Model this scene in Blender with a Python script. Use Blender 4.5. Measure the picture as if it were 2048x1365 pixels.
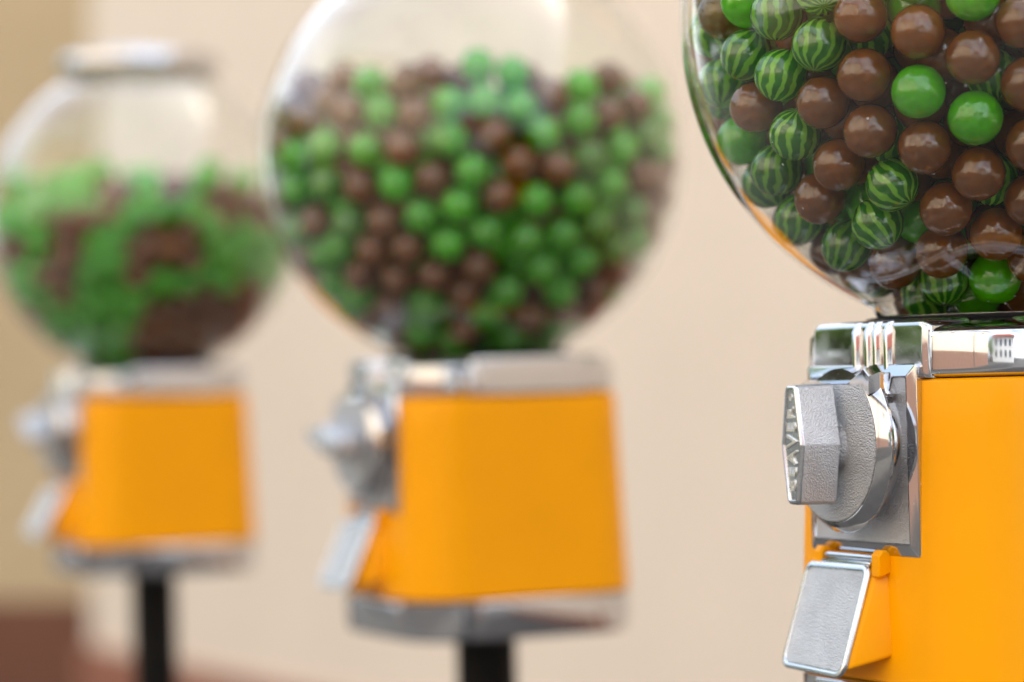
import bpy, bmesh, math, random
import numpy as np
from mathutils import Vector, Matrix
from math import sin, cos, radians, pi, sqrt, atan2, degrees

S = bpy.context.scene
C = S.collection
for o in list(bpy.data.objects):
    bpy.data.objects.remove(o)

# ---------------------------------------------------------------- camera, sky, sun, exposure
FPX, Y0, CX, HC = 5400.0, 822.0, 1024.0, 0.984
cam = bpy.data.cameras.new('camera')
cam.sensor_width = 36.0
cam.lens = FPX / 2048.0 * 36.0
cam.shift_y = (Y0 - 682.5) / 2048.0
cam.clip_start, cam.clip_end = 0.02, 500
cam.dof.use_dof = True
cam.dof.focus_distance = 1.185
cam.dof.aperture_fstop = 3.9
cam.dof.aperture_blades = 0
cam_o = bpy.data.objects.new('camera', cam)
cam_o.location = (0, 0, HC)
cam_o.rotation_euler = (pi / 2, 0, 0)
C.objects.link(cam_o)
S.camera = cam_o

SUN_EL, SUN_AZ = 52.0, 62.0          # azimuth from +Y towards +X
w = bpy.data.worlds.new('World')
S.world = w
w.use_nodes = True
nt = w.node_tree
bg = nt.nodes['Background']
sky = nt.nodes.new('ShaderNodeTexSky')
sky.sky_type = 'NISHITA'
sky.sun_disc = False
sky.sun_elevation = radians(SUN_EL)
sky.sun_rotation = radians(SUN_AZ)
sky.air_density, sky.dust_density, sky.ozone_density = 1.0, 3.0, 1.0
# thin bright cloud over the blue, all round the dome
tc = nt.nodes.new('ShaderNodeTexCoord')
cn = nt.nodes.new('ShaderNodeTexNoise')
cn.inputs['Scale'].default_value = 2.6
cn.inputs['Detail'].default_value = 6
cr = nt.nodes.new('ShaderNodeValToRGB')
cr.color_ramp.elements[0].position, cr.color_ramp.elements[1].position = 0.36, 0.62
cr.color_ramp.elements[0].color = (0.15, 0.15, 0.15, 1)
cr.color_ramp.elements[1].color = (0.85, 0.85, 0.85, 1)
mx = nt.nodes.new('ShaderNodeMixRGB')
mx.inputs[2].default_value = (5.9, 6.1, 6.4, 1)
nt.links.new(tc.outputs['Generated'], cn.inputs['Vector'])
nt.links.new(cn.outputs['Fac'], cr.inputs['Fac'])
nt.links.new(cr.outputs['Color'], mx.inputs[0])
nt.links.new(sky.outputs['Color'], mx.inputs[1])
nt.links.new(mx.outputs['Color'], bg.inputs['Color'])
bg.inputs['Strength'].default_value = 0.10

sl = bpy.data.lights.new('sun', 'SUN')
sl.energy = 1.3
sl.angle = radians(6)
sl.color = (1.0, 0.95, 0.86)
so = bpy.data.objects.new('sun', sl)
sd = Vector((sin(radians(SUN_AZ)) * cos(radians(SUN_EL)), cos(radians(SUN_AZ)) * cos(radians(SUN_EL)), sin(radians(SUN_EL))))
so.rotation_euler = (-sd).to_track_quat('-Z', 'Y').to_euler()
so.location = (0, 0, 12)
C.objects.link(so)

S.render.engine = 'CYCLES'
S.view_settings.view_transform = 'Standard'
S.view_settings.look = 'None'
S.view_settings.exposure = 2.2
S.view_settings.gamma = 1
S.cycles.max_bounces = 16
S.cycles.transmission_bounces = 14
S.cycles.glossy_bounces = 6
S.cycles.diffuse_bounces = 4
S.cycles.transparent_max_bounces = 12
S.cycles.sample_clamp_indirect = 6.0
S.cycles.use_denoising = True

# ---------------------------------------------------------------- frames: the row of machines
PSI, LEAN = 25.5, 1.8
H = 1.0                                 # height of the joint between yellow body and chrome collar
GZ, GR, GT = 0.170, 0.1500, 0.0028      # globe centre above the joint, radius, wall
BR = 0.0118                             # gumball radius

def frame(u, d, dz, lean=LEAN, psi=PSI):
    s = GZ * sin(radians(lean)); a = radians(psi)
    o = Vector(((u - CX) / FPX * d + cos(a) * s, d + sin(a) * s, HC + dz))
    bx = Vector((sin(a), -cos(a), 0)); by = Vector((cos(a), sin(a), 0)); bz = Vector((0, 0, 1))
    l = radians(lean)
    bz2 = bz * cos(l) - by * sin(l); by2 = by * cos(l) + bz * sin(l)
    R = Matrix((bx, by2, bz2)).transposed()
    base = o + R @ Vector((0, 0, -H))
    M = R.to_4x4(); M.translation = base
    return M
FRAMES = [frame(2000, 1.2667, .0160), frame(944, 1.911, .0105), frame(289, 2.5825, .0130, 1.5)]
WPSI = 30.0
NN = Vector((cos(radians(WPSI)), sin(radians(WPSI)), 0))     # from the street towards the wall
TT = Vector((sin(radians(WPSI)), -cos(radians(WPSI)), 0))    # along the wall, to the right

def at(tn, nn, z=0):
    return TT * tn + NN * nn + Vector((0, 0, z))

# ---------------------------------------------------------------- materials
def mat(name, col, rough=0.5, metal=0.0, spec=0.5, coat=0.0, coat_rough=0.1, var=0.0, vscale=3.0,
        bump=0.0, bscale=200.0, bdist=0.001, rvar=0.0, rscale=40.0, detail=4):
    m = bpy.data.materials.new(name)
    m.use_nodes = True
    n = m.node_tree.nodes; L = m.node_tree.links
    p = n['Principled BSDF']
    p.inputs['Base Color'].default_value = (*col, 1)
    p.inputs['Roughness'].default_value = rough
    p.inputs['Metallic'].default_value = metal
    p.inputs['Specular IOR Level'].default_value = spec
    p.inputs['Coat Weight'].default_value = coat
    p.inputs['Coat Roughness'].default_value = coat_rough
    t = n.new('ShaderNodeTexCoord')
    if var:
        a = n.new('ShaderNodeTexNoise'); a.inputs['Scale'].default_value = vscale; a.inputs['Detail'].default_value = detail
        L.new(t.outputs['Object'], a.inputs['Vector'])
        r = n.new('ShaderNodeValToRGB')
        r.color_ramp.elements[0].position, r.color_ramp.elements[1].position = .3, .7
        r.color_ramp.elements[0].color = (*[c * (1 - var) for c in col], 1)
        r.color_ramp.elements[1].color = (*[min(1, c * (1 + var)) for c in col], 1)
        L.new(a.outputs['Fac'], r.inputs['Fac']); L.new(r.outputs['Color'], p.inputs['Base Color'])
    if bump:
        b = n.new('ShaderNodeTexNoise'); b.inputs['Scale'].default_value = bscale; b.inputs['Detail'].default_value = 3
        L.new(t.outputs['Object'], b.inputs['Vector'])
        k = n.new('ShaderNodeBump'); k.inputs['Strength'].default_value = bump; k.inputs['Distance'].default_value = bdist
        L.new(b.outputs['Fac'], k.inputs['Height']); L.new(k.outputs['Normal'], p.inputs['Normal'])
        if coat: L.new(k.outputs['Normal'], p.inputs['Coat Normal'])
    if rvar:
        b = n.new('ShaderNodeTexNoise'); b.inputs['Scale'].default_value = rscale; b.inputs['Detail'].default_value = 6
        L.new(t.outputs['Object'], b.inputs['Vector'])
        k = n.new('ShaderNodeMapRange')
        k.inputs['From Min'].default_value, k.inputs['From Max'].default_value = .45, .75
        k.inputs['To Min'].default_value, k.inputs['To Max'].default_value = rough, rough + rvar
        L.new(b.outputs['Fac'], k.inputs['Value']); L.new(k.outputs['Result'], p.inputs['Roughness'])
    return m

def specks(m, scale, thr, col, rough):
    """sparse tiny specks of dust / water spots with a shape of their own"""
    n = m.node_tree.nodes; L = m.node_tree.links
    p = n['Principled BSDF']; out = n['Material Output']
    t = n.new('ShaderNodeTexCoord')
    v = n.new('ShaderNodeTexVoronoi'); v.inputs['Scale'].default_value = scale
    L.new(t.outputs['Object'], v.inputs['Vector'])
    a = n.new('ShaderNodeMath'); a.operation = 'LESS_THAN'; a.inputs[1].default_value = .16
    L.new(v.outputs['Distance'], a.inputs[0])
    s = n.new('ShaderNodeSeparateColor'); L.new(v.outputs['Color'], s.inputs[0])
    b = n.new('ShaderNodeMath'); b.operation = 'LESS_THAN'; b.inputs[1].default_value = thr
    L.new(s.outputs[0], b.inputs[0])
    c = n.new('ShaderNodeMath'); c.operation = 'MULTIPLY'
    L.new(a.outputs[0], c.inputs[0]); L.new(b.outputs[0], c.inputs[1])
    d = n.new('ShaderNodeMath'); d.operation = 'MULTIPLY'; d.inputs[1].default_value = .6
    L.new(c.outputs[0], d.inputs[0])
    q = n.new('ShaderNodeBsdfDiffuse'); q.inputs['Color'].default_value = (*col, 1)
    x = n.new('ShaderNodeMixShader')
    L.new(d.outputs[0], x.inputs[0]); L.new(p.outputs[0], x.inputs[1]); L.new(q.outputs[0], x.inputs[2])
    L.new(x.outputs[0], out.inputs['Surface'])
    return m

M_CHROME = specks(mat('polished_chrome', (.62, .62, .635), .045, 1, rvar=.10, rscale=60), 420, .05, (.5, .5, .5), .6)
M_CAST = mat('pebbled_cast_metal', (.55, .55, .56), .32, 1, bump=1.0, bscale=1250, bdist=.0014, var=.10, vscale=60)
M_FINE = mat('fine_cast_metal', (.58, .58, .59), .30, 1, bump=.7, bscale=1700, bdist=.0008, var=.10, vscale=60)
M_SATIN = mat('satin_handle_face', (.24, .24, .24), .55, 1, bump=.2, bscale=1700, bdist=.0003)
M_RIM = mat('satin_rim', (.68, .70, .73), .22, 1, rvar=.15, rscale=80)
M_LETTER = mat('worn_raised_metal', (.95, .92, .86), .42, 1)
M_SPOT = specks(mat('spotted_chrome', (.62, .62, .635), .05, 1, rvar=.25, rscale=90), 1000, .16, (.75, .76, .78), .6)
M_FLAP = mat('satin_cast_metal', (.62, .64, .67), .36, 1, bump=.9, bscale=1500, bdist=.0010, var=.10, vscale=70)
M_BRIGHT = mat('bright_zinc', (.66, .67, .69), .14, 1, rvar=.12, rscale=90)
M_YEL = specks(mat('yellow_enamel', (.95, .375, .0), .30, 0, .12, coat=.05, coat_rough=.08, rvar=.15, rscale=25, var=.03, vscale=14, bump=.06, bscale=300, bdist=.0006),
               90, .03, (.12, .05, .01), .6)
M_BLACK = mat('black_paint', (.006, .0055, .005), .5, 0, .12, var=.2, vscale=30)
M_MATTE = mat('matte_black', (.01, .01, .01), .7)
M_WALL = mat('cream_plaster', (.84, .715, .585), .9, 0, .2, var=.03, vscale=2.5, bump=.3, bscale=260, bdist=.002)
M_OCHRE_SHADED = mat('shaded_ochre_plaster', (.49, .365, .21), .9, 0, .2, var=.05, vscale=2.5, bump=.3, bscale=260, bdist=.002)  # shade on the set-back wall is part of this colour
M_PLINTH = mat('red_brown_plinth_paint', (.33, .135, .085), .8, 0, .3, var=.08, vscale=5, bump=.3, bscale=160, bdist=.002)
M_PLINTHP = mat('pink_plinth_paint', (.27, .165, .125), .8, 0, .3, var=.08, vscale=5)
M_PLINTH_SHADED = mat('shaded_plinth_paint', (.15, .060, .033), .8, 0, .3, var=.08, vscale=5, bump=.3, bscale=160, bdist=.002)  # the plinth paint again, with its shade put into the colour
M_GROUND = mat('grey_paving', (.10, .097, .09), .9, 0, .2, var=.12, vscale=4, bump=.3, bscale=80, bdist=.002)
M_ROAD = mat('asphalt', (.05, .05, .05), .85, 0, .3, var=.15, vscale=6, bump=.3, bscale=120, bdist=.002)
M_FAC = mat('warm_cream_render', (.85, .74, .58), .9, 0, .2, var=.03, vscale=2)
M_WHITE = mat('white_render', (.80, .80, .78), .9, 0, .2, var=.03, vscale=2)
M_ROOF = mat('red_roof_tiles', (.26, .085, .06), .85, 0, .2, var=.2, vscale=9)
M_ROOFG = mat('grey_brown_roof', (.16, .12, .10), .85, 0, .2, var=.2, vscale=9)
M_PANE = mat('window_glass', (.12, .14, .16), .08, 0, .6)
M_PIPE = mat('grey_pipe', (.16, .15, .14), .5)
M_BARK = mat('bark', (.10, .07, .05), .9, var=.3, vscale=12)
M_LEAF = mat('leaves', (.17, .26, .07), .7, 0, .3, var=.35, vscale=1.6)

def glass_mat():
    m = bpy.data.materials.new('clear_globe_plastic'); m.use_nodes = True
    p = m.node_tree.nodes['Principled BSDF']
    p.inputs['Base Color'].default_value = (.985, 1, .99, 1)
    p.inputs['Roughness'].default_value = 0.0
    p.inputs['IOR'].default_value = 1.40
    p.inputs['Transmission Weight'].default_value = 1.0
    return specks(m, 260, .02, (.7, .7, .68), .8)
M_GLASS = glass_mat()

def ball_mat(name, col, stripes=None):
    m = mat(name, col,  .055, 0, .85, bump=.26, bscale=150, bdist=.0016)
    n = m.node_tree.nodes; L = m.node_tree.links; p = n['Principled BSDF']
    t = n.new('ShaderNodeTexCoord')
    oi = n.new('ShaderNodeObjectInfo')
    hv = n.new('ShaderNodeHueSaturation')
    mr = n.new('ShaderNodeMapRange'); mr.inputs['To Min'].default_value, mr.inputs['To Max'].default_value = .85, 1.15
    L.new(oi.outputs['Random'], mr.inputs['Value']); L.new(mr.outputs['Result'], hv.inputs['Value'])
    no = n.new('ShaderNodeTexNoise'); no.inputs['Scale'].default_value = 120 if stripes else 160; no.inputs['Detail'].default_value = 2
    L.new(t.outputs['Object'], no.inputs['Vector'])
    if stripes:
        sp = n.new('ShaderNodeSeparateXYZ'); L.new(t.outputs['Object'], sp.inputs[0])
        at2 = n.new('ShaderNodeMath'); at2.operation = 'ARCTAN2'
        L.new(sp.outputs['Y'], at2.inputs[0]); L.new(sp.outputs['X'], at2.inputs[1])
        ws = n.new('ShaderNodeMath'); ws.operation = 'MULTIPLY_ADD'; ws.inputs[1].default_value = .62; ws.inputs[2].default_value = 0
        L.new(no.outputs['Fac'], ws.inputs[0])
        ad = n.new('ShaderNodeMath'); ad.operation = 'ADD'
        L.new(at2.outputs[0], ad.inputs[0]); L.new(ws.outputs[0], ad.inputs[1])
        mu = n.new('ShaderNodeMath'); mu.operation = 'MULTIPLY'; mu.inputs[1].default_value = 12
        L.new(ad.outputs[0], mu.inputs[0])
        si = n.new('ShaderNodeMath'); si.operation = 'SINE'; L.new(mu.outputs[0], si.inputs[0])
        r = n.new('ShaderNodeValToRGB')
        r.color_ramp.elements[0].position, r.color_ramp.elements[1].position = .50, .78
        r.color_ramp.elements[0].color = (*col, 1); r.color_ramp.elements[1].color = (*stripes, 1)
        h = n.new('ShaderNodeMath'); h.operation = 'MULTIPLY_ADD'; h.inputs[1].default_value = .5; h.inputs[2].default_value = .5
        L.new(si.outputs[0], h.inputs[0]); L.new(h.outputs[0], r.inputs['Fac'])
        L.new(r.outputs['Color'], hv.inputs['Color'])
    else:
        r = n.new('ShaderNodeValToRGB')
        r.color_ramp.elements[0].position, r.color_ramp.elements[1].position = .3, .7
        r.color_ramp.elements[0].color = (*[c * .86 for c in col], 1); r.color_ramp.elements[1].color = (*[c * 1.12 for c in col], 1)
        L.new(no.outputs['Fac'], r.inputs['Fac']); L.new(r.outputs['Color'], hv.inputs['Color'])
    L.new(hv.outputs['Color'], p.inputs['Base Color'])
    return m
COLS = {'B': (.24, .076, .008), 'G': (.10, .58, .0), 'S': (.020, .21, .002)}
M_BALL = {'B': ball_mat('brown_candy_shell', COLS['B']), 'G': ball_mat('green_candy_shell', COLS['G']),
          'S': ball_mat('striped_candy_shell', COLS['S'], (.24, .62, .04))}

M_DEEP = ball_mat('mixed_green_candy_shell', (.05, .24, .01))  # plain dark green for buried striped balls, deepening the shade in the gaps

# ---------------------------------------------------------------- mesh helpers
def finish(bm, name, m, parent=None, loc=None, sharp=38, smooth=True):
    bmesh.ops.recalc_face_normals(bm, faces=bm.faces)
    me = bpy.data.meshes.new(name)
    bm.to_mesh(me); bm.free()
    if smooth:
        for p in me.polygons: p.use_smooth = True
        me.set_sharp_from_angle(angle=radians(sharp))
    for k in (m if isinstance(m, (list, tuple)) else [m]): me.materials.append(k)
    o = bpy.data.objects.new(name, me); C.objects.link(o)
    if parent is not None: o.parent = parent
    if loc is not None: o.location = loc
    return o

def thing(o, label, cat, group=None):
    o['label'] = label; o['category'] = cat
    if group: o['group'] = group
    return o

def empty(name, M=None, loc=None):
    o = bpy.data.objects.new(name, None); C.objects.link(o)
    o.empty_display_size = .1
    if M is not None: o.matrix_world = M
    if loc is not None: o.location = loc
    return o

def rr(hx, hy, r, z, cx=0, cy=0, n=10):
    r = min(r, hx, hy); pts = []
    for sx, sy, a0 in ((1, 1, 0), (-1, 1, 90), (-1, -1, 180), (1, -1, 270)):
        for k in range(n + 1):
            a = radians(a0 + 90 * k / n)
            pts.append((cx + sx * (hx - r) + r * cos(a), cy + sy * (hy - r) + r * sin(a), z))
    return pts

def loft(bm, rings, cap0=True, cap1=True):
    vs = [[bm.verts.new(p) for p in R] for R in rings]
    for a, b in zip(vs, vs[1:]):
        k = len(a)
        for i in range(k):
            bm.faces.new((a[i], a[(i + 1) % k], b[(i + 1) % k], b[i]))
    if cap0: bm.faces.new(vs[0][::-1])
    if cap1: bm.faces.new(vs[-1])
    return vs

def revolve(bm, prof, n=64, c=(0, 0, 0), axis='z', closed=False):
    rings = []
    for i in range(n):
        a = 2 * pi * i / n
        row = []
        for r, z in prof:
            if axis == 'z': p = (c[0] + r * cos(a), c[1] + r * sin(a), c[2] + z)
            else: p = (c[0] + r * cos(a), c[1] + z, c[2] + r * sin(a))
            row.append(bm.verts.new(p))
        rings.append(row)
    m = len(prof)
    for i in range(n):
        A, B = rings[i], rings[(i + 1) % n]
        for j in range(m if closed else m - 1):
            k = (j + 1) % m
            bm.faces.new((A[j], B[j], B[k], A[k]))
    if not closed:
        for j in (0, m - 1):
            try: bm.faces.new([rings[i][j] for i in range(n)])
            except ValueError: pass
    bmesh.ops.remove_doubles(bm, verts=bm.verts, dist=1e-6)

def rpoly(pts, rad, n=5):
    """round the corners of a 2-D polygon; rad may be a list"""
    out = []; k = len(pts)
    for i, p in enumerate(pts):
        r = rad[i] if isinstance(rad, (list, tuple)) else rad
        P = Vector(p); A = (Vector(pts[i - 1]) - P); B = (Vector(pts[(i + 1) % k]) - P)
        if r <= 0: out.append(tuple(P)); continue
        ca, cb = A.normalized(), B.normalized()
        ang = ca.angle(cb); d = r / math.tan(ang / 2)
        d = min(d, A.length * .49, B.length * .49); r2 = d * math.tan(ang / 2)
        cen = P + (ca + cb).normalized() * (r2 / sin(ang / 2))
        s = P + ca * d - cen; e = P + cb * d - cen
        a0 = atan2(s.y, s.x); a1 = atan2(e.y, e.x); da = (a1 - a0 + pi) % (2 * pi) - pi
        for j in range(n + 1):
            a = a0 + da * j / n
            out.append((cen.x + r2 * cos(a), cen.y + r2 * sin(a)))
    return out

def inset(pts, d):
    k = len(pts); out = []
    area = sum(pts[i][0] * pts[(i + 1) % k][1] - pts[(i + 1) % k][0] * pts[i][1] for i in range(k))
    s = 1 if area > 0 else -1
    for i in range(k):
        p = Vector(pts[i]); a = (p - Vector(pts[i - 1])); b = (Vector(pts[(i + 1) % k]) - p)
        if a.length < 1e-9: a = b
        if b.length < 1e-9: b = a
        na = Vector((-a.y, a.x)).normalized() * s; nb = Vector((-b.y, b.x)).normalized() * s
        m = (na + nb); m = m.normalized() if m.length > 1e-6 else na
        out.append(tuple(p + m * (d / max(.45, m.dot(na)))))
    return out

def slab(bm, out2d, yf, yb, bev=.001, seg=3, fy=None):
    """outline in x,z from front plane y=yf to y=yb, rounded front edge; fy shears the plane"""
    f = fy or (lambda x, z: 0.0)
    rings = [[(x, yb + f(x, z), z) for x, z in out2d]]
    for j in range(seg + 1):
        a = pi / 2 * j / seg
        o2 = inset(out2d, bev * (1 - cos(a)))
        rings.append([(x, yf + bev * (1 - sin(a)) + f(x, z), z) for x, z in o2])
    loft(bm, rings)

def hexa(bm, v, bev=0.0, seg=3):
    vs = [bm.verts.new(p) for p in v]
    fs = [bm.faces.new([vs[i] for i in q]) for q in ((0, 1, 2, 3), (7, 6, 5, 4), (0, 4, 5, 1), (1, 5, 6, 2), (2, 6, 7, 3), (3, 7, 4, 0))]
    if bev:
        es = list({e for f in fs for e in f.edges})
        bmesh.ops.bevel(bm, geom=es, offset=bev, segments=seg, profile=.5, affect='EDGES')

def box(bm, x0, x1, y0, y1, z0, z1, bev=0.0, seg=2):
    hexa(bm, [(x0, y0, z0), (x1, y0, z0), (x1, y1, z0), (x0, y1, z0), (x0, y0, z1), (x1, y0, z1), (x1, y1, z1), (x0, y1, z1)], bev, seg)

def obox(bm, t0, t1, n0, n1, z0, z1):
    """box lying along the wall direction"""
    P = [at(t0, n0, z0), at(t1, n0, z0), at(t1, n1, z0), at(t0, n1, z0), at(t0, n0, z1), at(t1, n0, z1), at(t1, n1, z1), at(t0, n1, z1)]
    hexa(bm, P)

# ---------------------------------------------------------------- the setting
bm = bmesh.new()
ring = []
for r in (1.2, 3.0, 60.0):
    row = []
    for k in range(48):
        a = 2 * pi * k / 48
        x, y = r * cos(a), 1.5 + r * sin(a)
        row.append((x, y, 0.0))
    ring.append(row)
loft(bm, ring, True, False)
g = finish(bm, 'ground', M_GROUND, smooth=False); g['kind'] = 'structure'

WN = 2.36                    # distance of the wall plane along NN
def wall_t(u, n_):                # position along the wall seen at photo column u
    d = Vector(((u - CX) / FPX, 1, 0)); s = n_ / d.dot(NN)
    return (d * s).dot(TT)
tl = wall_t(180, WN)
bm = bmesh.new(); obox(bm, tl, tl + 12, WN, WN + .5, -.2, 3.5)
wl = thing(finish(bm, 'building_wall', M_WALL, smooth=False), 'smooth cream plastered wall behind the row of candy machines', 'wall')
bm = bmesh.new(); obox(bm, tl - .004, tl + 12, WN - .025, WN + .3, -.2, .42)
pl = finish(bm, 'plinth', M_PLINTH, wl, smooth=False)
# ochre wall set back beyond the corner, shade put into wall and plinth colours
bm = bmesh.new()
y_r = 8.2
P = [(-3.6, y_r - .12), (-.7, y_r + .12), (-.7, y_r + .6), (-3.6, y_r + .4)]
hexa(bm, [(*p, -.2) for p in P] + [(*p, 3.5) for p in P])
ow = thing(finish(bm, 'recessed_wall', M_OCHRE_SHADED, smooth=False), 'shaded ochre wall set back beyond the corner at the left edge', 'wall')
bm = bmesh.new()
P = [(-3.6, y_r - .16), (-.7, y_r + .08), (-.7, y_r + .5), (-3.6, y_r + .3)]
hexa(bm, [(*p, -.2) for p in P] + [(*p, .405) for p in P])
finish(bm, 'plinth', M_PLINTH_SHADED, ow, smooth=False)

bm = bmesh.new(); vs = [bm.verts.new(at(t, n, .004)) for t, n in ((-40, -5.4), (40, -5.4), (40, -1.6), (-40, -1.6))]; bm.faces.new(vs)
finish(bm, 'road', M_ROAD, smooth=False)['kind'] = 'structure'

# ---- across the street, met only as reflections in chrome and plastic
FN = -6.2
house = empty('cream_house', loc=at(-4, FN, 0))
thing(house, 'cream rendered house across the street, mirrored in the chrome collars', 'house')
def hpart(name, bm, m):
    for v in bm.verts: v.co -= house.location
    return finish(bm, name, m, house, smooth=False)
bm = bmesh.new(); obox(bm, -6.9, 6.0, FN - 5, FN, -.1, 7.4); hpart('house_wall', bm, M_FAC)
bm = bmesh.new(); obox(bm, -6.9, 6.0, FN, FN + .03, -.1, 1.25); hpart('plinth', bm, M_PLINTHP)
bm = bmesh.new()
P = [at(-7.3, FN + .5, 7.4), at(6.4, FN + .5, 7.4), at(6.4, FN - 5.4, 7.4), at(-7.3, FN - 5.4, 7.4)]
Q = [at(-5, FN - 2, 9.6), at(4, FN - 2, 9.6), at(4, FN - 3, 9.6), at(-5, FN - 3, 9.6)]
hexa(bm, P + Q); hpart('roof', bm, M_ROOFG)
bm = bmesh.new()
c = at(2.45, FN + .08); revolve(bm, [(.055, .05), (.055, 7.35)], 12, (c.x, c.y, 0)); hpart('drainpipe', bm, M_PIPE)
for t0 in (-5.6, -2.6, 3.9):
    bm = bmesh.new(); obox(bm, t0, t0 + .95, FN + .003, FN + .05, 4.6, 6.0); fr = hpart('window', bm, M_WHITE)
    for k in range(2):
        bm = bmesh.new(); obox(bm, t0 + .08 + k * .43, t0 + .44 + k * .43, FN + .05, FN + .06, 4.7, 5.9)
        for v in bm.verts: v.co -= house.location
        finish(bm, 'pane', M_PANE, fr, smooth=False)

villa = empty('white_house', loc=(1.6, -17, 0))
thing(villa, 'white house with steep red roof behind, mirrored in the near chrome collar', 'house')
def vpart(name, f, m):
    bm = bmesh.new(); f(bm); return finish(bm, name, m, villa, smooth=False)
vpart('house_wall', lambda b: box(b, -3.6, 4.2, -3, 3, -.1, 3.9), M_WHITE)
def roof(b):
    hexa(b, [(-4, -3.4, 3.9), (4.6, -3.4, 3.9), (4.6, 3.4, 3.9), (-4, 3.4, 3.9), (-2.6, -.6, 6.4), (3.2, -.6, 6.4), (3.2, .6, 6.4), (-2.6, .6, 6.4)])
vpart('roof', roof, M_ROOF)
for x in (-2.9, -1.2, .5, 2.2):
    for z in (.7, 2.4):
        f = vpart('window', lambda b: box(b, x, x + 1.0, 3.0, 3.04, z, z + 1.2), M_WHITE)
        bm = bmesh.new(); box(bm, x + .08, x + .92, 3.04, 3.05, z + .08, z + 1.12); finish(bm, 'pane', M_PANE, f, smooth=False)

rng = random.Random(5)
def tree(x, y, h, cr, label):
    t = empty('street_tree', loc=(x, y, 0)); thing(t, label, 'tree', 'trees across the street')
    bm = bmesh.new()
    loft(bm, [[(r * cos(a) + dx, r * sin(a), z) for a in [2 * pi * k / 9 for k in range(9)]] for r, z, dx in ((.2, 0, 0), (.14, h * .35, .05), (.06, h * .75, .1))])
    for k in range(6):
        a = k * 1.05; z0 = h * (.34 + .05 * k); e = Vector((cos(a) * cr * .7, sin(a) * cr * .7, z0 + h * .22))
        s = Vector((.05, 0, z0)); n = (e - s).normalized(); q = n.orthogonal().normalized(); p = n.cross(q)
        loft(bm, [[tuple(s + (q * cos(b) + p * sin(b)) * .06) for b in (0, 2.1, 4.2)], [tuple(e + (q * cos(b) + p * sin(b)) * .015) for b in (0, 2.1, 4.2)]])
    finish(bm, 'trunk', M_BARK, t)
    vs, fs = [], []
    blobs = [(Vector((rng.gauss(0, .5) * cr, rng.gauss(0, .5) * cr, h * (.42 + .5 * rng.random()))), cr * (.3 + .35 * rng.random())) for _ in range(16)]
    for k in range(3000):
        c, r = blobs[k % 16]
        d = Vector((rng.gauss(0, 1), rng.gauss(0, 1), rng.gauss(0, .8))).normalized() * r * rng.random() ** .4
        p = c + d; q = Vector((rng.gauss(0, 1), rng.gauss(0, 1), rng.gauss(0, 1))).normalized(); o_ = q.orthogonal().normalized()
        s = .07 + .07 * rng.random(); i = len(vs)
        vs += [p - o_ * s, p + q.cross(o_) * s * .55, p + o_ * s, p - q.cross(o_) * s * .55]; fs.append((i, i + 1, i + 2, i + 3))
    me = bpy.data.meshes.new('crown'); me.from_pydata([tuple(v) for v in vs], [], fs); me.materials.append(M_LEAF)
    o = bpy.data.objects.new('crown', me); C.objects.link(o); o.parent = t; o['kind'] = 'stuff'
tree(-6.6, 5.6, 2.9, 1.4, 'low bushy green tree at the left end of the cream house')
tree(-8.6, 4.2, 3.3, 1.4, 'tall green tree close beside the cream house')
tree(-6.4, 8.2, 3.4, 1.7, 'broad green tree farther up the street')
tree(-11.0, 8.0, 4.2, 2.0, 'largest green tree at the far end of the street')
tree(-2.6, -13.0, 3.6, 1.1, 'green tree between the cream house and the white house')

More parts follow.
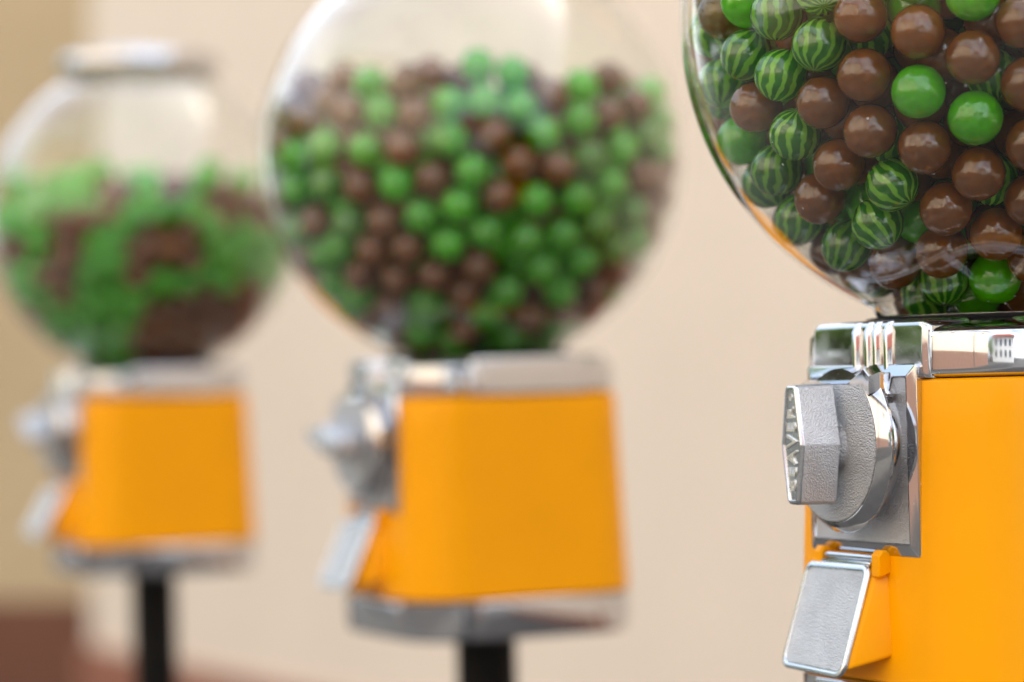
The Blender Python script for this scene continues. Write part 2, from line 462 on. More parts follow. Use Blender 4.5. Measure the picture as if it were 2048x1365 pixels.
# ---------------------------------------------------------------- one candy machine
XC, YC = .003, 0.0
def make_machine():
    root = empty('candy_machine')
    Z = (0, 0, H)
    def fin(name, bm, m, parent=root, **k):
        return finish(bm, name, m, parent, Z if parent is root else None, **k)
    # stand
    bm = bmesh.new(); revolve(bm, [(.0213, -.985), (.0213, -.158)], 40); fin('stand_pole', bm, M_BLACK)
    bm = bmesh.new(); revolve(bm, [(.0, -H), (.155, -H), (.155, -.992), (.14, -.984), (.05, -.976), (.03, -.955), (.0, -.955)], 48); fin('stand_base', bm, M_BLACK)
    # chrome base tray with proud side panels
    bm = bmesh.new()
    T = [(.0838, -.1372), (.0850, -.1382), (.0849, -.1590), (.0842, -.1630), (.082, -.1648), (.06, -.166)]
    loft(bm, [rr(h, h, .038 * h / .08, z, XC, YC) for h, z in T])
    tray = fin('base_tray', bm, M_CHROME)
    for k in range(4):
        bm = bmesh.new(); o2 = rpoly([(-.0445, -.1632), (.0445, -.1632), (.0445, -.1382), (-.0445, -.1382)], .0022)
        slab(bm, o2, -.0862, -.07, .0014)
        bmesh.ops.rotate(bm, verts=bm.verts, matrix=Matrix.Rotation(k * pi / 2, 3, 'Z')); bmesh.ops.translate(bm, verts=bm.verts, vec=(XC, YC, 0))
        finish(bm, 'tray_panel', M_CHROME, tray)
    # yellow body
    bm = bmesh.new()
    rings = [rr(.0775, .0775, .0355, .0006, XC, YC), rr(.0797, .0797, .0368, -.0003, XC, YC), rr(.0800, .0800, .037, -.0014, XC, YC)]
    for k in range(1, 9):
        f = k / 8; rings.append(rr(.0800 + .005 * f, .0800 + .005 * f, .037 + .002 * f, -.0014 - .1340 * f, XC, YC))
    rings.append(rr(.0840, .0840, .038, -.1365, XC, YC))
    loft(bm, rings)
    fin('body', bm, M_YEL)
    # chute hood
    bm = bmesh.new()
    hexa(bm, [(-.0395, -.0872, -.082), (.0160, -.0872, -.082), (.0206, -.078, -.0812), (-.0425, -.078, -.0812),
              (-.0380, -.1040, -.1300), (.0156, -.1040, -.1300), (.0254, -.079, -.1230), (-.0430, -.079, -.1230)], .0024, 3)
    fin('chute_hood', bm, M_YEL)
    for x0 in (.0146, -.0340):
        bm = bmesh.new()
        o2 = rpoly([(-.080, -.086), (-.0895, -.089), (-.0892, -.0785), (-.0872, -.0760), (-.0845, -.0762), (-.080, -.0790)], .0013, 3)
        loft(bm, [[(x0 + dx, y, z) for y, z in (o2 if 0 < i < 3 else inset(o2, .0008))] for i, dx in enumerate((0, .0009, .0055, .0064))])
        fin('hinge_ear', bm, M_YEL)
    bm = bmesh.new(); loft(bm, [[(x, -.0862 + .0017 * cos(a), -.0802 + .0017 * sin(a)) for a in [2 * pi * k / 12 for k in range(12)]] for x in (-.031, .017)])
    fin('hinge_pin', bm, M_BRIGHT)
    # flap door, hanging outwards
    k_ = (.107 - .0905) / (.1322 - .083)
    fy = lambda x, z: -.0905 + (z + .083) * k_
    o2 = rpoly([(-.0385, -.1320), (.0152, -.1332), (.0150, -.0828), (-.0382, -.0832)], [.0062, .0062, .0048, .0048], 6)
    bm = bmesh.new()
    rim_in = inset(o2, .0027)
    rings = [[(x, .0030 + fy(x, z), z) for x, z in inset(o2, .0006)], [(x, .0024 + fy(x, z), z) for x, z in o2], [(x, .0009 + fy(x, z), z) for x, z in o2],
             [(x, .0003 + fy(x, z), z) for x, z in inset(o2, .0004)], [(x, fy(x, z), z) for x, z in inset(o2, .0011)],
             [(x, fy(x, z), z) for x, z in inset(o2, .0022)], [(x, .0003 + fy(x, z), z) for x, z in inset(o2, .0025)], [(x, .0010 + fy(x, z), z) for x, z in rim_in]]
    loft(bm, rings)
    flap = fin('flap_door', bm, M_RIM)
    bm = bmesh.new()
    o3 = inset(o2, .0029)
    loft(bm, [[(x, .0011 + fy(x, z), z) for x, z in o3], [(x, .0006 + fy(x, z), z) for x, z in inset(o3, .0003)]])
    finish(bm, 'flap_panel', M_FLAP, flap)
    bm = bmesh.new(); box(bm, -.0265, .0142, -.0898, -.0862, -.0836, -.0816, .0009); finish(bm, 'hinge_barrel', M_BRIGHT, flap)
    # chrome collar
    bm = bmesh.new(); loft(bm, [rr(.0750, .0750, .034, z, XC, YC) for z in (-.0002, .0022)]); fin('gap_ring', bm, M_MATTE)  # dark ring set in the gap between body and collar
    bm = bmesh.new()
    rings = [rr(.0765, .0765, .035, .0012, XC, YC), rr(.0782, .0782, .0365, .0020, XC, YC)]
    for k in range(11):
        z = .003 + .0175 * k / 10; h = .0790 - .0005 * ((z - .0095) / .011) ** 2
        rings.append(rr(h, h, .037, z, XC, YC))
    for h, z in ((.0778, .0218), (.0760, .0230), (.0735, .0238)):
        rings.append(rr(h, h, .0365, z, XC, YC))
    for h, z in ((.0700, .0250), (.0670, .0264), (.0645, .0276), (.0622, .0285), (.0560, .0290)):
        f = min(1, (.0735 - h) / .010); r0 = .0365
        rings.append(rr(h, h, min(h, r0 + (h - r0) * f), z, XC * (1 - f), YC))
    loft(bm, rings)
    collar = fin('collar', bm, M_CHROME, sharp=60)
    for k in range(4):
        bm = bmesh.new()
        x0, x1 = (-.0450, .0505) if k == 0 else (-.0430, .0430)
        yf, z0, z1, rc, e = -.0816, .0010, .0276, .0060, .0034
        xm, zm = (x0 + x1) / 2, .0125
        cosp = lambda n, i: (1 - cos(pi * i / n)) / 2
        G = []
        for i in range(49):
            x = x0 + (x1 - x0) * cosp(48, i)
            dxe = max(0, rc - min(x - x0, x1 - x)); zt = z1 - rc + sqrt(max(0, rc * rc - dxe * dxe))
            col = []
            for j in range(25):
                z = z0 + (zt - z0) * cosp(24, j)
                cx_ = min(max(x, x0 + rc), x1 - rc); cz_ = min(z, z1 - rc)
                dist = rc - sqrt((x - cx_) ** 2 + (z - cz_) ** 2)
                dist = min(dist, (z - z0) * 2 + .0012)
                t = max(0, min(1, 1 - dist / e))
                y = yf + .0008 * ((x - xm) / .045) ** 2 + .0007 * ((z - zm) / .014) ** 2 + e * (1 - sqrt(1 - t * t))
                col.append(bm.verts.new((x, y, z)))
            G.append(col)
        for i in range(48):
            for j in range(24): bm.faces.new((G[i][j], G[i + 1][j], G[i + 1][j + 1], G[i][j + 1]))
        edge = [G[i][0] for i in range(49)] + G[48][1:] + [G[i][24] for i in range(47, -1, -1)] + G[0][23:0:-1]
        back = [bm.verts.new((v.co.x, -.056, v.co.z)) for v in edge]
        for i in range(len(edge)):
            j = (i + 1) % len(edge); bm.faces.new((edge[i], edge[j], back[j], back[i]))
        bmesh.ops.remove_doubles(bm, verts=bm.verts, dist=1e-6)
        bmesh.ops.rotate(bm, verts=bm.verts, matrix=Matrix.Rotation(k * pi / 2, 3, 'Z')); bmesh.ops.translate(bm, verts=bm.verts, vec=(XC if k else 0, YC, 0))
        finish(bm, 'collar_panel', M_SPOT, collar, sharp=60)
    for xc in (-.0035, .0065, .0133, .0222):
        bm = bmesh.new()
        o2 = rpoly([(xc - .0026, -.0808), (xc - .0014, -.0838), (xc + .0014, -.0838), (xc + .0026, -.0808)], [0, .0008, .0008, 0], 3)
        loft(bm, [[(x, y, z) for x, y in o2] for z in (.0012, .0225)] + [[(x, y + .0030, .0268) for x, y in o2]])
        finish(bm, 'rib', M_CHROME, collar)
    bm = bmesh.new(); revolve(bm, [(.046, .0289), (.0655, .0278), (.0665, .0286), (.0640, .0292), (.046, .0293)], 64, closed=True); finish(bm, 'globe_dark_ring', M_MATTE, collar)  # dark ring added under the globe foot to hide bright mirrored sky
    # coin mechanism plate: bevelled frame round a pebbled field
    px0, px1, pz0, pz1 = -.0450, .0455, -.0788, .0074
    def rect(d, r): return rpoly([(px0 + d, pz0 + d), (px1 - d, pz0 + d), (px1 - d, pz1 - d), (px0 + d, pz1 - d)], r, 3)
    yp = -.0848
    bm = bmesh.new()
    loft(bm, [[(x, y, z) for x, z in rect(d, r)] for d, r, y in ((0, .0016, -.0785), (0, .0016, -.0828), (.0004, .0014, -.0832), (.0052, .0008, yp), (.0058, .0006, yp), (.0061, .0006, yp + .0009))])
    plate = fin('coin_plate', bm, M_CHROME, sharp=15)
    bm = bmesh.new(); loft(bm, [[(x, y, z) for x, z in rect(.0062, .0006)] for y in (-.083, yp + .0007)])
    finish(bm, 'plate_field', M_CAST, plate)
    # coin slot hood above the dial
    dx, dz = .0000, -.0275
    bm = bmesh.new()
    slab(bm, rpoly([(dx - .031, -.007), (dx + .033, -.007), (dx + .027, .0040), (dx - .023, .0040)], .0015, 3), -.0905, -.082, .0016, 3)
    finish(bm, 'coin_slot', M_CHROME, plate)
    bm = bmesh.new()
    arc = [(dx - .003 + .015 * cos(a), -.004 +   .0044 * sin(a)) for a in [pi * k / 12 for k in range(13)]]
    loft(bm, [[(x, y, z) for x, z in arc] for y in (-.090, -.0914)])
    finish(bm, 'slot_ring', M_CAST, plate)
    # dial: boss, bevelled disc cut flat on top with a pointed lug
    bm = bmesh.new()
    revolve(bm, [(.001, -.083), (.0350, -.083), (.0342, -.0858), (.0336, -.0945), (.001, -.0945)], 72, (dx, 0, dz), 'y')
    fin('dial_boss', bm, M_CHROME)
    def dial_ring(r, zt, ear):
        pts = []
        a0 = math.asin(zt / r)
        n = 72
        for k in range(n + 1):
            a = a0 - .10 - (pi + 2 * a0 - .10) * k / n
            pts.append((r * cos(a), r * sin(a)))
        lug = [(.0140 * ear, zt), (.0205 * ear, zt + .0030 * ear), (.0277 * ear, zt + .0062 * ear), (.0318 * ear, zt + .0030 * ear), (.0315 * ear, zt - .0050)]
        return [(dx + x, dz + z) for x, z in lug + pts]
    bm = bmesh.new()
    loft(bm, [[(x, y, z) for x, z in pts] for pts, y in ((dial_ring(.0408, .0284, 1.05), -.0920), (dial_ring(.0413, .0286, 1.05), -.0936), (dial_ring(.0410, .0285, 1.05), -.0942),
              (dial_ring(.0371, .0270, 1.0), -.0984), (dial_ring(.0366, .0268, .99), -.0988), (dial_ring(.0352, .0262, .97), -.0987))], True, True)
    dial = fin('dial', bm, M_CHROME, sharp=22)
    bm = bmesh.new()
    fr = []
    for k in range(73):
        a0 = math.asin(.0262 / .0358); a = a0 - (pi + 2 * a0) * k / 72; fr.append((dx + .0358 * cos(a), dz + .0358 * sin(a)))
    loft(bm, [[(x, y, z) for x, z in q] for q, y in ((fr, -.0980), (fr, -.0991), (inset(fr, .0006), -.0993))])
    finish(bm, 'dial_face', M_CAST, dial, sharp=60)
    # turn handle on a shaft, its own pivot so that each machine holds it at its own angle
    kx, kz, hl, hm, he = .0010, -.0277, .0268, .0088, .0043
    bm = bmesh.new(); revolve(bm, [(.001, .0), (.0128, .0), (.0118, -.0022), (.0106, -.0055), (.001, -.0055)], 40, (0, 0, 0), 'y')
    finish(bm, 'shaft', M_CAST, root, (kx, -.0985, H + kz))
    def hexo(m_, e_, l_, r=.0024):
        return rpoly([(-e_, -l_), (e_, -l_), (m_, 0), (e_, l_), (-e_, l_), (-m_, 0)], [r, r, r * 1.5, r, r, r * 1.5], 4)
    fo = hexo(hm, he, hl)
    bk = bmesh.new()
    rings = []
    for pts, y in ((inset(hexo(.0128, .0080, .0274), .0016), 0), (hexo(.0128, .0080, .0274), -.0012), (hexo(hm + .0003, he + .0003, hl + .0002), -.0172), (inset(fo, .0002), -.0184), (inset(fo, .0008), -.0190), (inset(fo, .0017), -.0191), (inset(fo, .0021), -.0183)):
        rings.append([(x, y, z) for x, z in pts])
    loft(bk, rings)
    knob = finish(bk, 'turn_handle', [M_FINE, M_RIM], root, (kx, -.1022, H + kz), sharp=24)
    for p in knob.data.polygons:
        if p.center.y < -.0174: p.material_index = 1
    bm = bmesh.new(); q = inset(fo, .0023); loft(bm, [[(x, y, z) for x, z in q] for y in (-.0180, -.01825)]); finish(bm, 'handle_face', M_SATIN, knob)
    # raised lettering, reading upwards, letters tallest at the waist of the handle
    def text_mesh(body, extr, off, spc):
        cu = bpy.data.curves.new('lettering', 'FONT'); cu.body = body; cu.size = 1; cu.extrude = extr; cu.offset = off; cu.space_character = spc
        tmp = bpy.data.objects.new('lettering', cu); C.objects.link(tmp)
        dg = bpy.context.evaluated_depsgraph_get(); me = bpy.data.meshes.new_from_object(tmp.evaluated_get(dg))
        bpy.data.objects.remove(tmp); return me
    me = text_mesh('BEAVER', .09, .004, 1.14)
    xs = [v.co.x for v in me.vertices]; x0, x1 = min(xs), max(xs); zmax = max(v.co.z for v in me.vertices)
    for v in me.vertices:
        s = (v.co.x - x0) / (x1 - x0); zz = -.0205 + .0380 * s
        half = hm + (he - hm) * abs(zz) / hl - .0026
        yy = (v.co.y - .36) / .72 * 2; d = (v.co.z + zmax) / (2 * zmax)
        v.co = (-yy * half * .74, -.0180 - d * .0011, zz)
    me.materials.append(M_LETTER)
    lt = bpy.data.objects.new('lettering', me); C.objects.link(lt); lt.parent = knob
    me2 = text_mesh('\u00ae', .07, 0, 1)
    for v in me2.vertices:
        x, y, z = v.co; v.co = (-(y - .36) * .0042, -.0184 - z * .003, .0200 + x * .0042)
    me2.materials.append(M_LETTER)
    lm = bpy.data.objects.new('registered_sign', me2); C.objects.link(lm); lm.parent = knob
    # clear globe: closed shell, with foot and open top
    bm = bmesh.new()
    a0 = pi - math.asin(.0632 / GR); a1 = radians(24)
    prof = [(.0585, .0294 - GZ), (.0606, .0294 - GZ), (.0614, .0302 - GZ)]
    n = 60
    for k in range(n + 1):
        a = a0 + (a1 - a0) * k / n; prof.append((GR * sin(a), GR * cos(a)))
    prof += [(.0600, GR * cos(a1) + .006), (.0575, GR * cos(a1) + .006)]
    Ri = GR - GT
    b1 = math.asin(.0575 / Ri); b0 = pi - math.asin(.0604 / Ri)
    for k in range(n + 1):
        a = b1 + (b0 - b1) * k / n; prof.append((Ri * sin(a), Ri * cos(a)))
    revolve(bm, prof, 128, (0, 0, GZ), closed=True)
    fin('globe', bm, M_GLASS, sharp=50)
    # chrome lid
    bm = bmesh.new(); zt = GZ + GR * cos(a1)
    revolve(bm, [(.001, zt + .0065), (.0735, zt + .001), (.0765, zt + .0015), (.0775, zt + .004), (.0772, zt + .0125), (.075, zt + .0165), (.069, zt + .0185), (.035, zt + .0215), (.012, zt + .0222), (.001, zt + .0223)], 64)
    lid = fin('lid', bm, M_CHROME)
    bm = bmesh.new(); revolve(bm, [(.001, zt + .0215), (.011, zt + .0215), (.0105, zt + .026), (.009, zt + .0275), (.001, zt + .0275)], 32)
    finish(bm, 'lock', M_BRIGHT, lid)
    return root

def copy_tree(o, parent=None):
    c = o.copy(); C.objects.link(c)
    if parent is not None: c.parent = parent
    for ch in list(o.children):
        copy_tree(ch, c)
    return c

m0 = make_machine()
machines = [m0, copy_tree(m0), copy_tree(m0)]
LAB = ['nearest yellow candy machine in sharp focus, cut off by the right edge',
       'middle blurred yellow candy machine on a black pole, turn handle set level',
       'farthest and most blurred yellow candy machine, chrome lid showing, at left']
ANG = [0, -82, -70]
for m, M, l, a, fa in zip(machines, FRAMES, LAB, ANG, (0, 6, 11)):
    m.matrix_world = M
    thing(m, l, 'candy machine', 'row of yellow candy machines')
    for ch in m.children:
        if ch.name.startswith('turn_handle'):
            ch.rotation_euler = (0, radians(a), 0)
        if ch.name.startswith('flap_door') and fa:
            Rm = Matrix.Translation((0, -.0880, H - .0825)) @ Matrix.Rotation(radians(-fa), 4, 'X') @ Matrix.Translation((0, .0880, .0825))
            ch.location, ch.rotation_euler = Rm.translation, Rm.to_euler()

# ---------------------------------------------------------------- gumballs
# photo positions of the balls that press against the plastic: column, row, kind
NEARP = [
 (1420, 92, 'B', 'dark brown gumball high at the left rim of the near globe'),
 (1453, 28, 'B', 'brown gumball half hidden behind reflections at the near globe top left'),
 (1498, 20, 'G', 'pale washed green gumball left of the large striped one at top'),
 (1556, 28, 'S', 'large pale striped gumball washed by a reflection at the near globe top'),
 (1497, 100, 'S', 'striped gumball below left of the pale washed striped one'),
 (1448, 166, 'S', 'striped gumball under the dark brown one by the left rim'),
 (1565, 150, 'S', 'striped gumball with slanted stripes right of a pale reflection edge'),
 (1640, 91, 'S', 'striped gumball with sideways stripes between two brown ones near the top'),
 (1723, 32, 'B', 'brown gumball at the top touching the sideways striped one'),
 (1837, 64, 'B', 'brown gumball with a green crumb directly above the plain green one'),
 (1730, 150, 'B', 'brown gumball left of the upper plain bright green one'),
 (1946, 115, 'B', 'brown gumball above the lower plain bright green one'),
 (1838, 183, 'G', 'upper of the two plain bright green gumballs among brown ones'),
 (1951, 235, 'G', 'lower right of the two plain bright green gumballs'),
 (1946, -12, 'G', 'plain green gumball cut off by the top edge'),
 (2046, 44, 'B', 'brown gumball cut by the right edge near the top'),
 (2056, 168, 'B', 'brown gumball cut by the right edge beside the lower green one'),
 (1515, 208, 'B', 'brown gumball between striped ones right of the left rim'),
 (1594, 267, 'S', 'upright striped gumball below the brown one at left'),
 (1648, 204, 'B', 'brown gumball between the slanted striped one and a brown neighbour'),
 (1742, 261, 'B', 'brown gumball left below the upper bright green one'),
 (1485, 280, 'G', 'plain green gumball close to the left rim of the near globe'),
 (1557, 337, 'S', 'striped gumball tucked behind the upright striped one'),
 (1680, 328, 'B', 'brown gumball overlapping another brown one in the lower left cluster'),
 (1520, 382, 'S', 'dim striped gumball deep by the lower left rim'),
 (1643, 394, 'B', 'brown gumball half hidden under the overlapping brown one'),
 (1786, 368, 'S', 'striped gumball with curved stripes surrounded by brown ones'),
 (1851, 293, 'B', 'brown gumball directly below the upper bright green one'),
 (1957, 346, 'B', 'brown gumball directly below the lower right bright green one'),
 (1757, 444, 'S', 'striped gumball below the curved striped one'),
 (1893, 415, 'B', 'brown gumball right below the curved striped one'),
 (2064, 287, 'B', 'brown gumball cut by the right edge, at green gumball level'),
 (2062, 398, 'B', 'brown gumball cut by the right edge, low in the globe'),
 (1992, 465, 'B', 'brown gumball low at right above the wavy plastic seam'),
 (1602, 435, 'S', 'striped gumball at the lower left below the brown pair'),
 (1696, 488, 'S', 'striped gumball low in the globe left of the last brown row'),
 (1792, 522, 'B', 'brown gumball behind the bright glints low in the globe'),
 (1884, 500, 'B', 'brown gumball just above the wavy seam low in the globe'),
 (1655, 532, 'B', 'dim brown gumball at the lower left edge of the globe'),
 (1567, 462, 'B', 'dim brown gumball peeping out left of the low striped one'),
 (1745, 556, 'S', 'dim striped gumball at the very bottom left of the globe'),
 (1702, 578, 'B', 'dim brown gumball at the lowest left curve of the near globe'),
 (1805, 588, 'B', 'dim brown gumball in the globe foot left of the dark striped one'),
 (1866, 580, 'S', 'dark striped gumball in the foot of the near globe'),
 (1990, 552, 'G', 'green gumball in the foot of the globe, upper of the pair'),
 (1940, 588, 'G', 'green gumball in the foot of the globe, lower of the pair'),
 (1415, 205, 'S', 'dim striped gumball pressed into the upper left rim'),
 (1452, 312, 'S', 'dim striped gumball at the rim left of the plain green one'),
 (2066, 512, 'B', 'brown gumball at the right edge above the globe foot')]
MIDC = '''640,310,B 500,330,G 400,420,B 350,390,B 560,420,G 680,430,B 260,460,B 330,555,G 225,590,G 480,570,G 620,560,B 800,510,G 960,505,B
1150,510,G 880,650,G 730,680,B 595,700,G 460,710,B 335,700,S 220,720,G 1055,620,B 1200,640,B 1320,600,S 1440,570,G 985,745,B 830,780,G 690,820,G 1120,760,G
1275,755,G 1400,700,G 1510,670,B 1600,620,B 1535,520,S 1285,460,G 1385,440,B 1490,400,B 1390,300,B 1290,330,G 1175,360,B 1050,400,G 1035,290,G 900,400,G 790,420,G
1560,350,G 1600,470,B 1480,800,S 1590,760,S 1530,880,B 1350,850,S 1410,940,S 1220,890,G 1080,905,G 935,880,G 790,925,G 640,940,B 505,945,B 550,840,B 420,850,S
300,840,B 205,860,B 150,780,B 330,965,G 215,975,B 460,1040,B 600,1055,B 740,1040,B 905,1010,B 1140,1015,G 1290,985,G 1010,1100,G 855,1110,B 320,1065,B 430,1150,G
570,1160,B 710,1150,G 850,1235,B 1090,1200,B 1210,1100,G 1330,1095,B 1440,1030,B 1200,1220,G 1030,1255,G 690,1250,G'''
MIDP = []
for s in MIDC.split():
    a, b, k = s.split(','); MIDP.append((480 + float(a) / 1.8957, float(b) / 1.8957, k, None))
FAR_BROWN = [(139, 473, 42), (122, 556, 34), (22, 505, 34), (334, 484, 44), (292, 534, 34), (384, 484, 30), (222, 378, 28), (445, 396, 40),
             (328, 384, 26), (378, 656, 74), (500, 600, 46), (530, 420, 30), (440, 640, 40), (300, 690, 26)]
RC = GR - GT - BR - .0003
FLOOR = .0300 + BR + .0004 - GZ          # relative to the globe centre

def proj(p):
    return CX + FPX * p[0] / p[1], Y0 - FPX * (p[2] - HC) / p[1]

def pack(M, pins, top, seed):
    rs = np.random.RandomState(seed)
    inv = M.inverted(); cl = inv @ Vector((0, 0, HC)) - Vector((0, 0, H + GZ))
    P = []
    for u, v, k, _ in pins:
        d = (inv.to_3x3() @ Vector(((u - CX) / FPX, 1, (Y0 - v) / FPX))).normalized()
        b = cl.dot(d); c = cl.length_squared - RC * RC; q = b * b - c
        p = cl + d * (-b - sqrt(q)) if q > 0 else (cl - d * b).normalized() * RC
        P.append(p)
    npin = len(P)
    h = RC + BR + top
    n_tot = int(pi * h * h * (3 * (RC + BR) - h) / 3 * .535 / (4 / 3 * pi * BR ** 3))
    X = [tuple(p) for p in P]
    while len(X) < n_tot:
        p = rs.uniform(-RC, RC, 3)
        if (p ** 2).sum() < RC * RC and FLOOR < p[2] < top - BR * .3: X.append(tuple(p))
    X = np.array(X); w = np.ones(len(X)); fix = X[:npin].copy()
    D = 2 * BR
    def pairs(A):
        out = []
        for i in range(0, len(A), 200):
            d2 = ((A[i:i + 200, None] - A[None]) ** 2).sum(2)
            a, b = np.where(d2 < (D * 1.45) ** 2); a = a + i
            k = a < b; out.append(np.stack([a[k], b[k]], 1))
        return np.concatenate(out)
    def solve(A, it, grav, pinw, hold):
        for s in range(it):
            if s % 8 == 0: pr = pairs(A)
            if grav: A[npin:, 2] -= grav
            for _ in range(2):
                d = A[pr[:, 0]] - A[pr[:, 1]]; L = np.sqrt((d ** 2).sum(1)) + 1e-9
                k = L < D; a, b = pr[k, 0], pr[k, 1]
                c = (d[k] / L[k, None]) * (D - L[k])[:, None]
                wa = np.where(a < npin, pinw, 1.0); wb = np.where(b < npin, pinw, 1.0); t = wa + wb + 1e-9
                acc = np.zeros_like(A); cnt = np.zeros(len(A))
                np.add.at(acc, a, c * (wa / t)[:, None]); np.add.at(acc, b, -c * (wb / t)[:, None])
                np.add.at(cnt, a, 1); np.add.at(cnt, b, 1)
                A += acc / np.maximum(1, cnt * .5)[:, None]
                if hold and npin: A[:npin] += (fix[:len(A[:npin])] - A[:npin]) * hold
                r = np.sqrt((A ** 2).sum(1)); k = r > RC; A[k] *= (RC / r[k])[:, None]
                k = A[:, 2] < FLOOR; A[k, 2] = FLOOR
        return A
    if npin:
        A = X[:npin].copy(); A = solve(A, 220, 0, 1.0, .006); X[:npin] = A; fix = A.copy()
    X = solve(X, 260, .00012, 0.0, 1.0)
    X = solve(X, 160, 0, 0.0, 1.0)
    # drop whatever still overlaps badly
    keep = np.ones(len(X), bool); pr = pairs(X)
    d = np.sqrt(((X[pr[:, 0]] - X[pr[:, 1]]) ** 2).sum(1))
    for (a, b), L in zip(pr, d):
        if L < D * .91 and b >= npin and keep[a] and keep[b]: keep[b] = False
    tmax = np.percentile(X[:, 2], 99)
    for i in range(npin, len(X)):                  # an uneven top layer
        if X[i, 2] > tmax - 1.9 * BR and rs.rand() < .45: keep[i] = False
    return X, npin, keep

def ico(sub):
    bm = bmesh.new(); bmesh.ops.create_icosphere(bm, subdivisions=sub, radius=BR)
    return bm
BALLM = {}
for k in 'BGS':
    bm = ico(4); me = bpy.data.meshes.new({'B': 'brown', 'G': 'green', 'S': 'striped'}[k] + '_gumball'); bm.to_mesh(me); bm.free()
    for p in me.polygons: p.use_smooth = True
    me.materials.append(M_BALL[k]); BALLM[k] = me
bm = ico(2); LOWV = np.array([v.co[:] for v in bm.verts]); LOWF = np.array([[v.index for v in f.verts] for f in bm.faces]); bm.free()

rs = np.random.RandomState(11)
CW = {'B': 'brown', 'G': 'green', 'S': 'striped green'}
GL = ['near globe', 'middle globe', 'farthest globe']
sets = []
for gi, (M, pins, top) in enumerate(zip(FRAMES, (NEARP, MIDP, []), (.095, .054, .048))):
    X, npin, keep = pack(M, pins, top, 21 + gi)
    kinds, labs = [], []
    Wp = []
    for i, x in enumerate(X):
        p = M @ (Vector(x) + Vector((0, 0, H + GZ))); Wp.append(p)
        if i < npin: kinds.append(pins[i][2]); labs.append(pins[i][3])
        else:
            u, v = proj(p); r = rs.rand()
            if gi == 2:
                br = any((u - a) ** 2 + (v - b) ** 2 < (c * 1.15) ** 2 for a, b, c in FAR_BROWN)
                kinds.append('B' if (br and r < .95) or r < .04 else 'G')
            elif gi == 1: kinds.append('B' if r < .42 else 'G' if r < .85 else 'S')
            else: kinds.append('B' if r < .6 else 'S' if r < .92 else 'G')  # mostly dark brown: shade between the front balls put into colour
            labs.append(None)
    # how much of each ball the camera sees (discs in a coarse depth buffer)
    q = 4; Wd, Hd = 560, 350
    zb = np.full((Hd, Wd), 1e9); ib = np.full((Hd, Wd), -1)
    yy, xx = np.mgrid[0:Hd, 0:Wd]
    area = {}
    for i, p in enumerate(Wp):
        if not keep[i]: continue
        u, v = proj(p); r = FPX * BR / p.y / q; u /= q; v /= q
        x0, x1, y0, y1 = int(max(0, u - r - 1)), int(min(Wd, u + r + 2)), int(max(0, v - r - 1)), int(min(Hd, v + r + 2))
        if x0 >= x1 or y0 >= y1: continue
        dd = (xx[y0:y1, x0:x1] - u) ** 2 + (yy[y0:y1, x0:x1] - v) ** 2
        z = p.y - np.sqrt(np.maximum(0, r * r - dd)) * q * p.y / FPX
        k = (dd < r * r) & (z < zb[y0:y1, x0:x1])
        zb[y0:y1, x0:x1][k] = z[k]; ib[y0:y1, x0:x1][k] = i
        area[i] = pi * r * r
    cnt = np.bincount(ib[:342, :512][ib[:342, :512] >= 0].ravel(), minlength=len(X))
    sets.append(dict(W=Wp, k=kinds, lab=labs, keep=keep, cnt=cnt, area=area, npin=npin))

# the balls that show largest, up to 300 in all, become things of their own
cand = sorted(((s['cnt'][i], gi, i) for gi, s in enumerate(sets) for i in range(len(s['W'])) if s['keep'][i] and s['cnt'][i] > (.10 if gi < 2 else .22) * s['area'].get(i, 1e9)), reverse=True)[:300]
solo = [set(), set(), set()]
for c, gi, i in cand: solo[gi].add(i)

def side(dx, dy):
    a = degrees(atan2(-dy, dx)) % 360
    return ('right of', 'above')[0] if a < 45 or a > 315 else 'above' if a < 135 else 'left of' if a < 225 else 'below'

ORD = 'first second third fourth fifth sixth seventh eighth ninth tenth eleventh twelfth'.split()
def where(gi, i):
    u, v = proj(sets[gi]['W'][i])
    cen = FRAMES[gi] @ Vector((0, 0, H + GZ)); cu_, cv_ = proj(cen); rad = FPX * GR / cen.y
    a, b = (u - cu_) / rad, (v - cv_) / rad
    rowt = 'top layer' if b < -.28 else 'high up' if b < -.02 else 'mid height' if b < .3 else 'low down' if b < .62 else 'bottom layer'
    colt = 'by left rim' if a < -.72 else 'left of centre' if a < -.3 else 'at centre' if a < .25 else 'right of centre' if a < .68 else 'by right rim'
    return rowt + ' ' + colt

def phrases(gi, i):
    s = sets[gi]; k = s['k'][i]; u, v = proj(s['W'][i]); g = GL[gi]; w_ = where(gi, i)
    nb = sorted((((proj(s['W'][j])[0] - u) ** 2 + (proj(s['W'][j])[1] - v) ** 2), j) for j in solo[gi] if j != i)[:6]
    rel = [(side(u - proj(s['W'][j])[0], v - proj(s['W'][j])[1]), CW[s['k'][j]].split()[0]) for _, j in nb]
    h = '%s gumball, %s, %s' % (CW[k], g, w_)
    out = [h] + [h + ', %s %s one' % r for r in rel]
    for x, r in enumerate(rel):
        for r2 in rel[x + 1:]:
            if r[0] < r2[0]: out.append(h + ', %s %s and %s %s' % (r + r2))
            if r[0] > r2[0]: out.append(h + ', %s %s and %s %s' % (r2 + r))
    return list(dict.fromkeys(o for o in out if len(o.split()) <= 16))
PH = {(gi, i): phrases(gi, i) for gi in range(3) for i in solo[gi]}
count = {}
for q in PH.values():
    for o in q: count[o] = count.get(o, 0) + 1

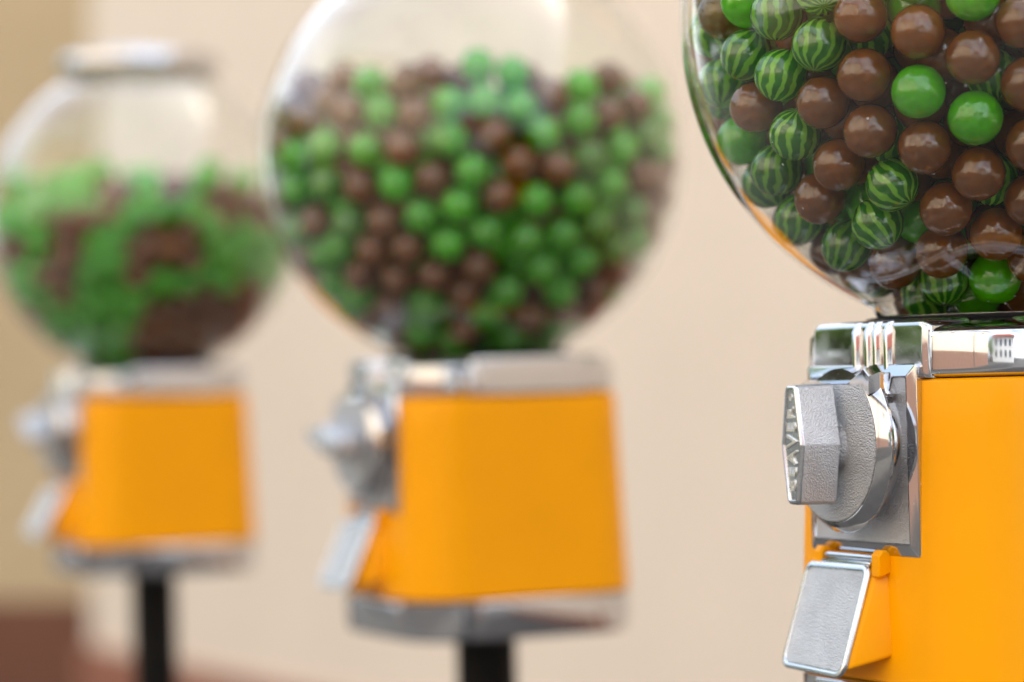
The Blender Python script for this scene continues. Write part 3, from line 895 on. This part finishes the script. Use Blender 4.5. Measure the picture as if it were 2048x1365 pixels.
def auto_label(gi, i):
    s = sets[gi]; k = s['k'][i]
    if s['lab'][i]: return s['lab'][i]
    for o in PH[gi, i]:
        if count[o] == 1: return o
    same = sorted((proj(s['W'][j])[0], j) for j in solo[gi] if s['k'][j] == k and where(gi, j) == where(gi, i))
    n = [j for _, j in same].index(i)
    return '%s %s gumball from the left, %s, %s' % (ORD[min(n, 11)], CW[k], GL[gi], where(gi, i))

rb = random.Random(3)
for gi, s in enumerate(sets):
    M = FRAMES[gi]
    for i in sorted(solo[gi], key=lambda j: -s['cnt'][j]):
        k = s['k'][i]
        o = bpy.data.objects.new(('striped_gumball' if k == 'S' else 'gumball'), BALLM[k]); C.objects.link(o)
        o.location = s['W'][i]
        sc = rb.uniform(.985, 1.0); o.scale = (sc, sc * rb.uniform(.985, 1), sc)
        if k == 'S': o.rotation_euler = (rb.uniform(-.5, .7), rb.uniform(-.6, .6), rb.uniform(0, 6.28))
        else: o.rotation_euler = (rb.uniform(0, 6.28), rb.uniform(0, 6.28), rb.uniform(0, 6.28))
        l = auto_label(gi, i)
        thing(o, l, 'gumball', 'gumballs in the ' + GL[gi])
    # the rest of the heap, hidden behind them
    idx = [i for i in range(len(s['W'])) if s['keep'][i] and i not in solo[gi]]
    nv = len(LOWV)
    V = np.concatenate([LOWV * .99 + np.array(s['W'][i][:]) for i in idx]); F = np.concatenate([LOWF + nv * n for n in range(len(idx))])
    me = bpy.data.meshes.new('gumball_heap'); me.from_pydata(V.tolist(), [], F.tolist())
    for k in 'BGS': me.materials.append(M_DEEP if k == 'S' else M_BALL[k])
    mi = np.repeat(['BGS'.index(s['k'][i]) for i in idx], len(LOWF)).astype(np.int32)
    me.polygons.foreach_set('material_index', mi)
    for p in me.polygons: p.use_smooth = True
    o = bpy.data.objects.new('gumball_heap', me); C.objects.link(o)
    o['kind'] = 'stuff'; o['category'] = 'gumballs'
    o['label'] = 'heap of mixed gumballs filling the inside of the ' + GL[gi]
print('solo', [len(x) for x in solo], 'balls', [int(s['keep'].sum()) for s in sets], 'dropped', [int((~s['keep']).sum()) for s in sets])
